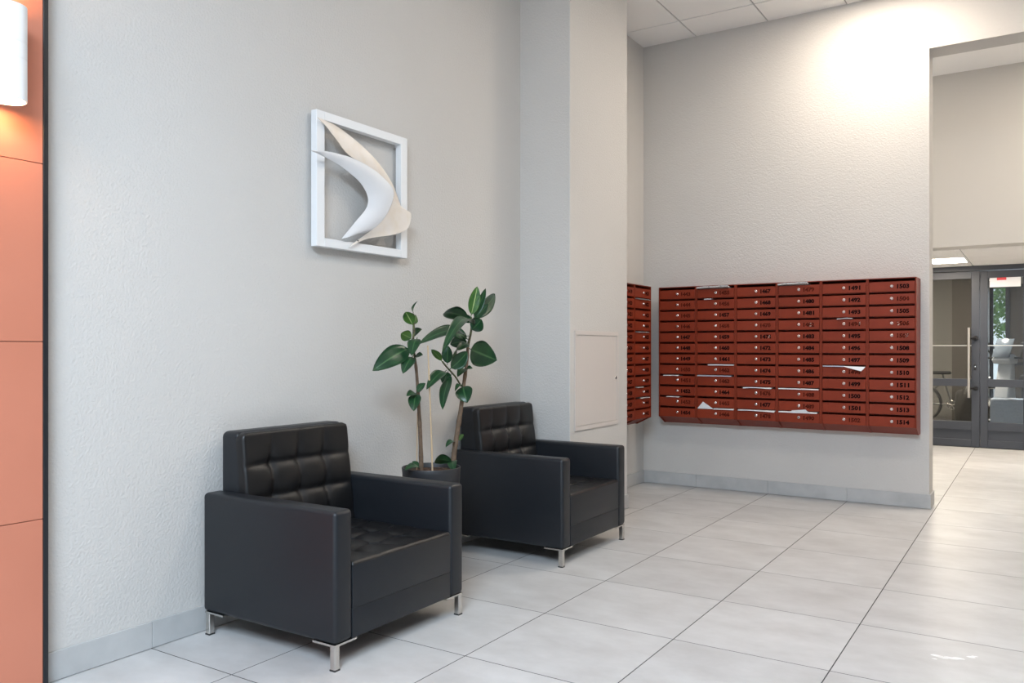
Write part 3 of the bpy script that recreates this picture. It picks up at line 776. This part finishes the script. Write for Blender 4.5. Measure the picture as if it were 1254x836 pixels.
# ================================================================== WALL LAMP
LYC, LXC = 1.338, -2.787
lamp = thing('wall_lamp', 'white cylindrical up and down wall lamp on the terracotta cladding', 'wall lamp', (LXC, LYC, 1.966))
R_, LH = .056, .306
prof = [(R_ - .004, 0), (R_, .001), (R_, LH * .43), (R_ - .0012, LH * .43 + .0008), (R_ - .0012, LH * .43 + .002), (R_, LH * .43 + .003), (R_, LH * .60), (R_ - .0012, LH * .60 + .0008), (R_ - .0012, LH * .60 + .002), (R_, LH * .60 + .003), (R_, LH - .001), (R_ - .004, LH), (R_ - .004, LH - .028), (.001, LH - .028)]
MB().lathe(prof, 48).lathe([(R_ - .004, 0), (R_ - .004, .028), (.001, .028)], 48).build('lamp_body', M['white'], lamp)
M['bulb'] = mat('warm_lamp_glow', (1, .9, .8), .5, emit=((1.0, 0.62, 0.30), 38))
for z in (.014, LH - .014):
    MB().lathe([(.0001, z + .003), (R_ - .006, z + .003), (R_ - .006, z - .003), (.0001, z - .003)], 32).build('bulb', M['bulb'], lamp)
MB().box(-.084, -.05, -.025, .025, LH * .5 - .03, LH * .5 + .03, bev=.003).build('bracket', M['white'], lamp)

# ================================================================== RUBBER PLANT
PCX, PCY, PZ = -2.600, 3.283, .572
plant = thing('potted_rubber_plant', 'rubber plant with two canes in a charcoal pot between the armchairs', 'plant', (PCX, PCY, 0))
pr = .150
pot = MB().lathe([(.001, .002), (.118, .002), (.124, .01), (pr - .003, PZ - .03), (pr, PZ - .004), (pr - .002, PZ), (pr - .007, PZ), (pr - .009, PZ - .004), (pr - .016, PZ - .06)], 48).build('pot', M['pot'], plant)
MB().lathe([(.0001, PZ - .018), (.06, PZ - .014), (.11, PZ - .020), (pr - .009, PZ - .024), (pr - .014, PZ - .05)], 40).build('soil', M['soil'], plant)
def rel(p): return (p[0] - PCX, p[1] - PCY, p[2])
def spline(pts, k=5):
    P_ = [Vector(rel(p)) for p in pts]; out = []
    for i in range(len(P_) - 1):
        a, b, c, d = P_[max(i - 1, 0)], P_[i], P_[i + 1], P_[min(i + 2, len(P_) - 1)]
        for s in range(k):
            t = s / k
            out.append(.5 * ((2 * b) + (-a + c) * t + (2 * a - 5 * b + 4 * c - d) * t * t + (-a + 3 * b - 3 * c + d) * t ** 3))
    out.append(P_[-1]); return out
def cane(name, pts, r0, r1, m, parent, wob=.0):
    P_ = spline(pts); n = len(P_)
    P_[0] = P_[0] + Vector((0, 0, -.03))
    rad = [r0 + (r1 - r0) * i / (n - 1) + (wob if i % 5 == 2 else 0) for i in range(n)]
    return MB().tube(P_, rad, 10).build(name, m, parent)
stemA = cane('stem', STEM_A[:5], .0115, .0065, M['bark'], plant, .0015)
MB().tube(spline(STEM_A[4:]), .0055, 8).build('shoot', M['bark_green'], stemA)
stemB = cane('stem', STEM_B[:7], .0150, .0080, M['bark'], plant, .002)
MB().tube(spline(STEM_B[6:]), [.0075 - .0003 * i for i in range(11)], 8).build('shoot', M['bark_green'], stemB)
branch = MB().tube(spline(BRANCH), .0045, 8).build('branch', M['bark_green'], stemB)
cane('cane_stake', STAKE_A, .0042, .0038, M['bamboo'], plant, .001)
cane('cane_stake', STAKE_B, .0032, .0030, M['bamboo'], plant)
def leaf(st, b, t, side, w, curve, kind):
    bq, tq = Vector(rel(b)), Vector(rel(t)); a = tq - bq; L_ = a.length; ax = a.normalized()
    s = Vector(side); s = (s - ax * s.dot(ax)).normalized(); up = s.cross(ax)
    if up.z < 0 or (abs(up.z) < .15 and up.x < 0): up = -up
    NU, NV = 12, 6
    pet = .10 if L_ > .06 else .04              # petiole share
    vs = []; fs = []; uvs = []
    for i in range(NU + 1):
        u = i / NU
        wd = w * .6 * (math.sin(math.pi * min(1, u ** .86)) ** .72) if 0 < u < 1 else 0.0006
        c = bq + ax * L_ * (pet + (1 - pet) * u) + up * curve * L_ * 4 * (u * (1 - u)) * .9
        c += up * (-.35 * curve * L_ * u * u)
        for j in range(NV + 1):
            v = j / NV * 2 - 1
            fold = .16 * abs(v) * wd + .05 * wd * math.sin(u * 9 + v * 2) * abs(v)
            vs.append(c + s * v * wd + up * fold); uvs.append((j / NV, u))
    W_ = NV + 1
    for i in range(NU):
        for j in range(NV):
            fs.append((i * W_ + j, i * W_ + j + 1, (i + 1) * W_ + j + 1, (i + 1) * W_ + j))
    nv = len(vs)
    th = .0009
    vs2 = [v - up * th for v in vs]; vs += vs2; uvs += uvs
    fs += [tuple(nv + k for k in reversed(f)) for f in fs[:NU * NV]]
    rim = [j for j in range(W_)] + [i * W_ + NV for i in range(1, NU + 1)] + [NU * W_ + j for j in range(NV - 1, -1, -1)] + [i * W_ for i in range(NU - 1, 0, -1)]
    for k in range(len(rim)):
        p, q = rim[k], rim[(k + 1) % len(rim)]; fs.append((p, q, nv + q, nv + p))
    me = bpy.data.meshes.new('leaf'); me.from_pydata(vs, [], fs)
    uvl = me.uv_layers.new(name='UVMap')
    for lp in me.loops: uvl.data[lp.index].uv = uvs[lp.vertex_index]
    for p in me.polygons: p.use_smooth = True
    me.materials.append(M['leaf%d' % kind])
    par = {'A': stemA, 'B': stemB, 'C': stemB}[st]
    o = link('leaf', me, par)
    # petiole joined as its own short stalk inside the leaf's thing
    if L_ > .05:
        bm = bmesh.new(); bm.from_mesh(me)
        uvk = bm.loops.layers.uv.active
        e0 = bq; e1 = bq + ax * L_ * (pet + .04)
        r = .0022 if L_ > .12 else .0015
        u1 = ax.cross(Vector((.3, .5, .8))).normalized(); u2 = u1.cross(ax)
        A_ = [bm.verts.new(e0 + (u1 * math.cos(k * 1.2566) + u2 * math.sin(k * 1.2566)) * r) for k in range(5)]
        B_ = [bm.verts.new(e1 + (u1 * math.cos(k * 1.2566) + u2 * math.sin(k * 1.2566)) * r) for k in range(5)]
        for k in range(5):
            f = bm.faces.new((A_[k], A_[(k + 1) % 5], B_[(k + 1) % 5], B_[k])); f.smooth = True
            for lp in f.loops: lp[uvk].uv = (.45, 0)
        bm.to_mesh(me); bm.free()
    return o
for args in LEAVES: leaf(*args)

# ================================================================== GLAZED DOORS
def rect_frame(mb, x0, x1, z0, z1, wl, wr, wb_, wt, y0, y1, bev=.002):
    mb.box(x0, x0 + wl, y0, y1, z0, z1, bev=bev, seg=1, smooth=False); mb.box(x1 - wr, x1, y0, y1, z0, z1, bev=bev, seg=1, smooth=False)
    mb.box(x0 + wl, x1 - wr, y0, y1, z0, z0 + wb_, bev=bev, seg=1, smooth=False); mb.box(x0 + wl, x1 - wr, y0, y1, z1 - wt, z1, bev=bev, seg=1, smooth=False)
df = MB()
DX0, DXM, DX1 = -1.56, -.595, -.083
df.box(DX0 - .08, DX0, YD - .01, YD + .09, 0, ZL); df.box(DX1, DX1 + .07, YD - .01, YD + .09, 0, ZL)
df.box(DX0, DX1, YD - .01, YD + .09, 2.085, ZL)
df.box(-2.6, DX0 - .08, YD, YD + .1, 0, ZL); df.box(DX1 + .07, 1.6, YD, YD + .1, 0, ZL)
struct(df.build('trim_2', M['door_grey']), 'anthracite door frame filling the passage end')
def door_leaf(name, x0, x1, sl, sr, label):
    d = MB()
    y0, y1 = YD + .005, YD + .065
    for bx_ in ((x0, x0 + sl, .006, 2.080), (x1 - sr, x1, .006, 2.080), (x0 + sl, x1 - sr, 1.995, 2.080), (x0 + sl, x1 - sr, .720, .808), (x0 + sl, x1 - sr, .205, .305), (x0 + sl, x1 - sr, .006, .092)):
        d.box(bx_[0], bx_[1], y0, y1, bx_[2], bx_[3], bev=.003, seg=1, smooth=False)
    o = struct(d.build(name, M['door_grey']), label)
    MB().box(x0 + sl, x1 - sr, YD + .028, YD + .045, .092, .205).build('bottom_panel', M['door_grey'], o)
    for z0, z1 in ((.808, 1.995), (.305, .720)):
        MB().box(x0 + sl, x1 - sr, YD + .033, YD + .040, z0, z1).build('pane', M['glass'], o)
    # thin pale bar across the upper pane
    MB().box(x0 + sl, x1 - sr, YD + .020, YD + .0325, 1.198, 1.210).build('glazing_bar', M['steel'], o)
    return o
dl = door_leaf('door_1', DX0 + .004, DXM - .003, .09, .086, 'wide glazed anthracite door leaf with a long steel pull bar')
dr = door_leaf('door_2', DXM + .001, DX1 - .004, .078, .076, 'narrow glazed anthracite door leaf with a white notice')
hd = MB().tube([(-.706, YD - .075, .590), (-.706, YD - .075, 1.415)], .0145, 14).build('pull_handle', M['steel'], dl)
for z in (.70, 1.29):
    MB().tube([(-.706, YD - .075, z), (-.648, YD - .030, z), (-.640, YD + .006, z)], .012, 10).build('handle_bracket', M['door_dark'], dl)
    MB().lathe([(.0001, -.014), (.024, -.012), (.030, 0)], 16, (-.640, YD + .006, z), axis='y').build('handle_rosette', M['door_dark'], dl)
ck = MB().box(-.657, -.633, YD - .004, YD + .006, .915, .985, bev=.006, seg=2).build('lock_plate', M['door_dark'], dl)
MB().lathe([(.0001, -.008), (.008, -.007), (.010, 0)], 14, (-.645, YD - .004, .955), axis='y').build('lock_cylinder', M['chrome'], ck)
for x, z in ((-.500, .335), (-.500, .830), (-.492, 1.97)):
    MB().lathe([(.0001, -.006), (.010, -.005), (.011, 0)], 12, (x, YD + .033, z), axis='y').build('glass_clip', M['white'], dr)
# notice taped on the narrow leaf
nt_ = MB().box(-.498, -.187, YD + .022, YD + .024, 1.885, 2.004).build('paper_notice', M['paper'])
tag(nt_, 'white paper notice with a red mark taped on the narrow door leaf', 'notice')
MB().box(-.425, -.330, YD + .0205, YD + .0218, 1.965, 2.000).build('red_mark', M['red_print'], nt_)

# ================================================================== BICYCLE ROOM BEHIND THE DOORS
M['room_wall'] = mat('dull_grey_wall', (0.32, 0.305, 0.28), .8)
M['room_dark'] = mat('dark_brown_wall', (0.13, 0.115, 0.10), .8)
struct(MB().box(-2.8, -2.6, YD + .1, 15.5, 0, 2.6).build('wall_store_left', M['room_wall']))
struct(MB().box(1.8, 2.0, YD + .1, 15.5, 0, 2.6).build('wall_store_right', M['room_wall']))
ws = MB()
ws.box(-2.8, -.69, 15.4, 15.6, 0, 2.6); ws.box(.55, 2.0, 15.4, 15.6, 0, 2.6); ws.box(-.69, .55, 15.4, 15.6, 2.2, 2.6)
struct(ws.build('wall_store_back', M['room_wall']))
struct(MB().box(-2.8, 2.0, YD + .1, 15.6, 2.6, 2.7).build('ceiling_store', M['room_wall']))
struct(MB().box(-1.20, -.69, 15.02, 15.4, 0, 2.6).build('wall_store_pier', M['room_dark']))
wg = MB(); rect_frame(wg, -.69, .55, 0, 2.2, .05, .05, .05, .05, 15.42, 15.5)
wg.box(-.47, -.41, 15.42, 15.5, .05, 2.15); wg.box(-.64, -.47, 15.42, 15.5, 1.16, 1.20); wg.box(-.41, .50, 15.42, 15.5, .9, .95)
w3 = struct(wg.build('window_3', M['door_grey']), 'narrow outer glazing seen through the door glass')
MB().box(-.64, -.47, 15.455, 15.465, .05, 1.16).build('pane', M['clear_glass'], w3); MB().box(-.64, -.47, 15.455, 15.465, 1.20, 2.15).build('pane', M['clear_glass'], w3)
MB().box(-.41, .50, 15.45, 15.47, .05, 2.15).build('blank_panel', M['room_dark'], w3)
struct(MB().box(-8, 8, 15.6, 30, -.1, -.01).build('ground_outside', mat('paving', (.35, .34, .33), .8)))

light_panel(-1.3, 13.0, 2.598, 'lit ceiling panel inside the bicycle room behind the doors', mat('store_diffuser', (.9, .9, .9), .5, emit=(LED_COL, 100)))  # unseen panel, added to brighten what shows through the door glass
# bicycle leaning in the room
bike = thing('bicycle', 'bicycle standing behind the wide glazed door leaf', 'bicycle', (-1.36, 14.62, 0))
M['bike'] = mat('grey_bicycle_paint', (0.20, 0.20, 0.19), .35, metal=.5)
def ring(mb, c, R, r, n=36):
    vs = []; fs = []; k = 8
    for i in range(n):
        a = 2 * math.pi * i / n
        for j in range(k):
            b = 2 * math.pi * j / k; q = R + r * math.cos(b)
            vs.append((c[0] + q * math.cos(a), c[1] + r * math.sin(b), c[2] + q * math.sin(a)))
    for i in range(n):
        for j in range(k):
            fs.append((i * k + j, ((i + 1) % n) * k + j, ((i + 1) % n) * k + (j + 1) % k, i * k + (j + 1) % k))
    mb.add(vs, fs, True)
for cx in (-.24, .74):
    w = MB(); ring(w, (cx, 0, .30), .28, .020); wo = w.build('wheel', M['rubber'], bike)
    w = MB(); ring(w, (cx, 0, .30), .258, .009); w.build('rim', M['chrome'], wo)
    sp = MB()
    for k in range(14):
        a = 2 * math.pi * k / 14; sp.tube([(cx, 0, .30), (cx + .255 * math.cos(a), 0, .30 + .255 * math.sin(a))], .0016, 4)
    sp.lathe([(.02, -.04), (.02, .04)], 10, (cx, 0, .30), axis='y'); sp.build('spokes', M['chrome'], wo)
fm = MB()
for a, b in (((-.24, 0, .30), (.19, 0, .28)), ((-.24, 0, .30), (.06, 0, .66)), ((.06, 0, .76), (.19, 0, .28)), ((.08, 0, .64), (.56, 0, .70)), ((.19, 0, .28), (.57, 0, .66)), ((.55, 0, .76), (.74, 0, .30))):
    fm.tube([a, b], .014, 8)
fm.build('frame', M['bike'], bike)
MB().box(-.09, .18, -.06, .06, .76, .81, bev=.02, seg=3).build('saddle', M['rubber'], bike)
MB().tube([(.55, 0, .76), (.54, 0, .88), (.54, -.26, .90), (.46, -.28, .90)], .012, 8).tube([(.54, 0, .88), (.54, .26, .90), (.46, .28, .90)], .012, 8).build('handlebar', M['rubber'], bike)
cr = MB(); ring(cr, (.19, -.04, .28), .07, .006, 24)
for k in range(5):
    a = 2 * math.pi * k / 5 + .3; cr.tube([(.19, -.045, .28), (.19 + .07 * math.cos(a), -.045, .28 + .07 * math.sin(a))], .008, 6)
cr.tube([(.19, -.05, .28), (.29, -.055, .16)], .010, 6).box(.25, .33, -.13, -.055, .14, .17)
cr.build('crank', M['lock'], bike)
# dark covered bundle
def lump(name, c, r, m, seed, label, cat):
    bm = bmesh.new(); bmesh.ops.create_icosphere(bm, subdivisions=4, radius=1)
    rg = random.Random(seed); dirs = [Vector((rg.uniform(-1, 1), rg.uniform(-1, 1), rg.uniform(-1, 1))).normalized() for _ in range(26)]
    for v in bm.verts:
        k = 1 + sum(.05 * math.sin(7 * v.co.dot(d) + i) for i, d in enumerate(dirs)) * .45
        p = v.co * k
        v.co = Vector((max(-.85, min(.85, p.x)) * r[0] / .85, max(-.85, min(.85, p.y)) * r[1] / .85, (max(-.8, p.z) + .8) / 1.8 * r[2]))
    o = MB().addbm(bm, True).build(name, m, None, c)
    return tag(o, label, cat)
lump('covered_bundle', (-.80, 13.05, 0), (.20, .22, .66), mat('dark_tarpaulin', (.045, .042, .038), .45), 5, 'dark tarpaulin bundle beside the bicycle behind the door glass', 'bundle')
# parcel wrapped in pale plastic
pc = MB().box(-.20, .17, 0, .30, 0, .535, bev=.02, seg=3)
bm = bmesh.new(); bm.from_mesh(pc.mesh('tmp', M['paper'])); bmesh.ops.subdivide_edges(bm, edges=list(bm.edges), cuts=7, use_grid_fill=True)
for v in bm.verts: v.co += Vector((0, .010 * math.sin(31 * v.co.x + 17 * v.co.z) + .008 * math.sin(43 * v.co.z - 12 * v.co.x), .004 * math.sin(40 * v.co.x)))
po = MB().addbm(bm, True).build('wrapped_parcel', mat('pale_plastic_wrap', (.68, .76, .88), .28, spec=.6, bump=(25, .8, .02, 3)), None, (-.335, 12.0, 0))
tag(po, 'pale blue plastic wrapped parcel behind the narrow door leaf', 'parcel')
# motor scooter
sct = thing('motor_scooter', 'white motor scooter standing behind the narrow door leaf', 'scooter', (-.40, 12.90, 0), -.55)
M['scoot'] = mat('white_scooter_plastic', (.72, .75, .80), .25, spec=.6); M['scoot_dark'] = mat('black_scooter_plastic', (.03, .032, .035), .35)
for cy in (-.15, 1.05):
    w = MB()
    n = 28; k = 8; vs = []; fs = []
    for i in range(n):
        a = 2 * math.pi * i / n
        for j in range(k):
            b = 2 * math.pi * j / k; q = .19 + .055 * math.cos(b); vs.append((.05 * math.sin(b), cy + q * math.cos(a), .245 + q * math.sin(a)))
    for i in range(n):
        for j in range(k): fs.append((i * k + j, ((i + 1) % n) * k + j, ((i + 1) % n) * k + (j + 1) % k, i * k + (j + 1) % k))
    w.add(vs, fs, True); wo = w.build('wheel', M['rubber'], sct)
    MB().lathe([(.001, -.03), (.14, -.03), (.14, .03), (.001, .03)], 20, (0, cy, .245), axis='x').build('hub', M['chrome'], wo)
MB().prism([(-.14, .34), (-.10, .50), (.00, .98), (.07, .98), (.10, .42), (.06, .32)], 0, -.10, .10, bev=.025, seg=3).build('leg_shield', M['scoot'], sct)
MB().prism([(-.06, .96), (-.10, 1.02), (.00, 1.10), (.10, 1.04), (.08, .96)], 0, -.13, .13, bev=.02, seg=3).build('headset', M['scoot'], sct)
MB().prism([(-.10, 1.05), (-.085, 1.05), (.03, 1.30), (.015, 1.30)], 0, -.12, .12, bev=.004, seg=1).build('windscreen', mat('smoked_screen', (.30, .36, .44), .15, spec=.8), sct)
MB().prism([(.10, .20), (.60, .20), (.60, .30), (.10, .30)], 0, -.15, .15, bev=.02, seg=2).build('floorboard', M['scoot_dark'], sct)
MB().prism([(.55, .25), (.52, .70), (1.30, .78), (1.35, .60), (1.20, .35)], 0, -.13, .13, bev=.04, seg=3).build('tail', M['scoot_dark'], sct)
MB().prism([(.48, .69), (.50, .80), (1.22, .86), (1.28, .77)], 0, -.13, .13, bev=.03, seg=3).build('seat', M['scoot_dark'], sct)
MB().prism([(-.42, .40), (-.30, .50), (.00, .52), (.02, .42), (-.25, .40)], 0, -.08, .08, bev=.02, seg=2).build('front_fender', M['scoot_dark'], sct)
MB().tube([(-.34, .06, 1.03), (-.10, .0, 1.05), (.10, .0, 1.05), (.34, .06, 1.03)], .013, 8).build('handlebar', M['scoot_dark'], sct)
for s in (-1, 1):
    m_ = MB().tube([(s * .2, .02, 1.05), (s * .26, .0, 1.20)], .006, 6).build('mirror_stalk', M['scoot_dark'], sct)
    bm = bmesh.new(); bmesh.ops.create_uvsphere(bm, u_segments=14, v_segments=8, radius=1)
    for v in bm.verts: v.co = Vector((s * .27 + v.co.x * .055, v.co.y * .018, 1.23 + v.co.z * .035))
    MB().addbm(bm, True).build('mirror', M['scoot_dark'], m_)
# tree outside
tree = thing('leafy_tree', 'green leafy tree outside, seen through both panes of glass', 'tree', (-1.0, 19.5, 0))
MB().tube([(0, 0, 0), (.05, 0, 1.0), (0, .1, 2.2)], [.10, .08, .05], 10).build('trunk', M['bark'], tree)
lf = MB(); rg = random.Random(11)
for k in range(2600):
    d = Vector((rg.gauss(0, 1), rg.gauss(0, 1), rg.gauss(0, 1))).normalized() * (rg.random() ** .4)
    c = Vector((d.x * 1.3, d.y * 1.0, 2.4 + d.z * 1.05)); a = Vector((rg.uniform(-1, 1), rg.uniform(-1, 1), rg.uniform(-1, 1))).normalized(); b = a.orthogonal().normalized()
    s = rg.uniform(.05, .10)
    lf.add([c - a * s, c + b * s * .45, c + a * s, c - b * s * .45], [(0, 1, 2, 3)])
fo = lf.build('foliage', mat('tree_leaf', (0.10, 0.26, 0.05), .6, var=(3, (.22, .40, .10), 3, .4, .6)), tree); fo['kind'] = 'stuff'
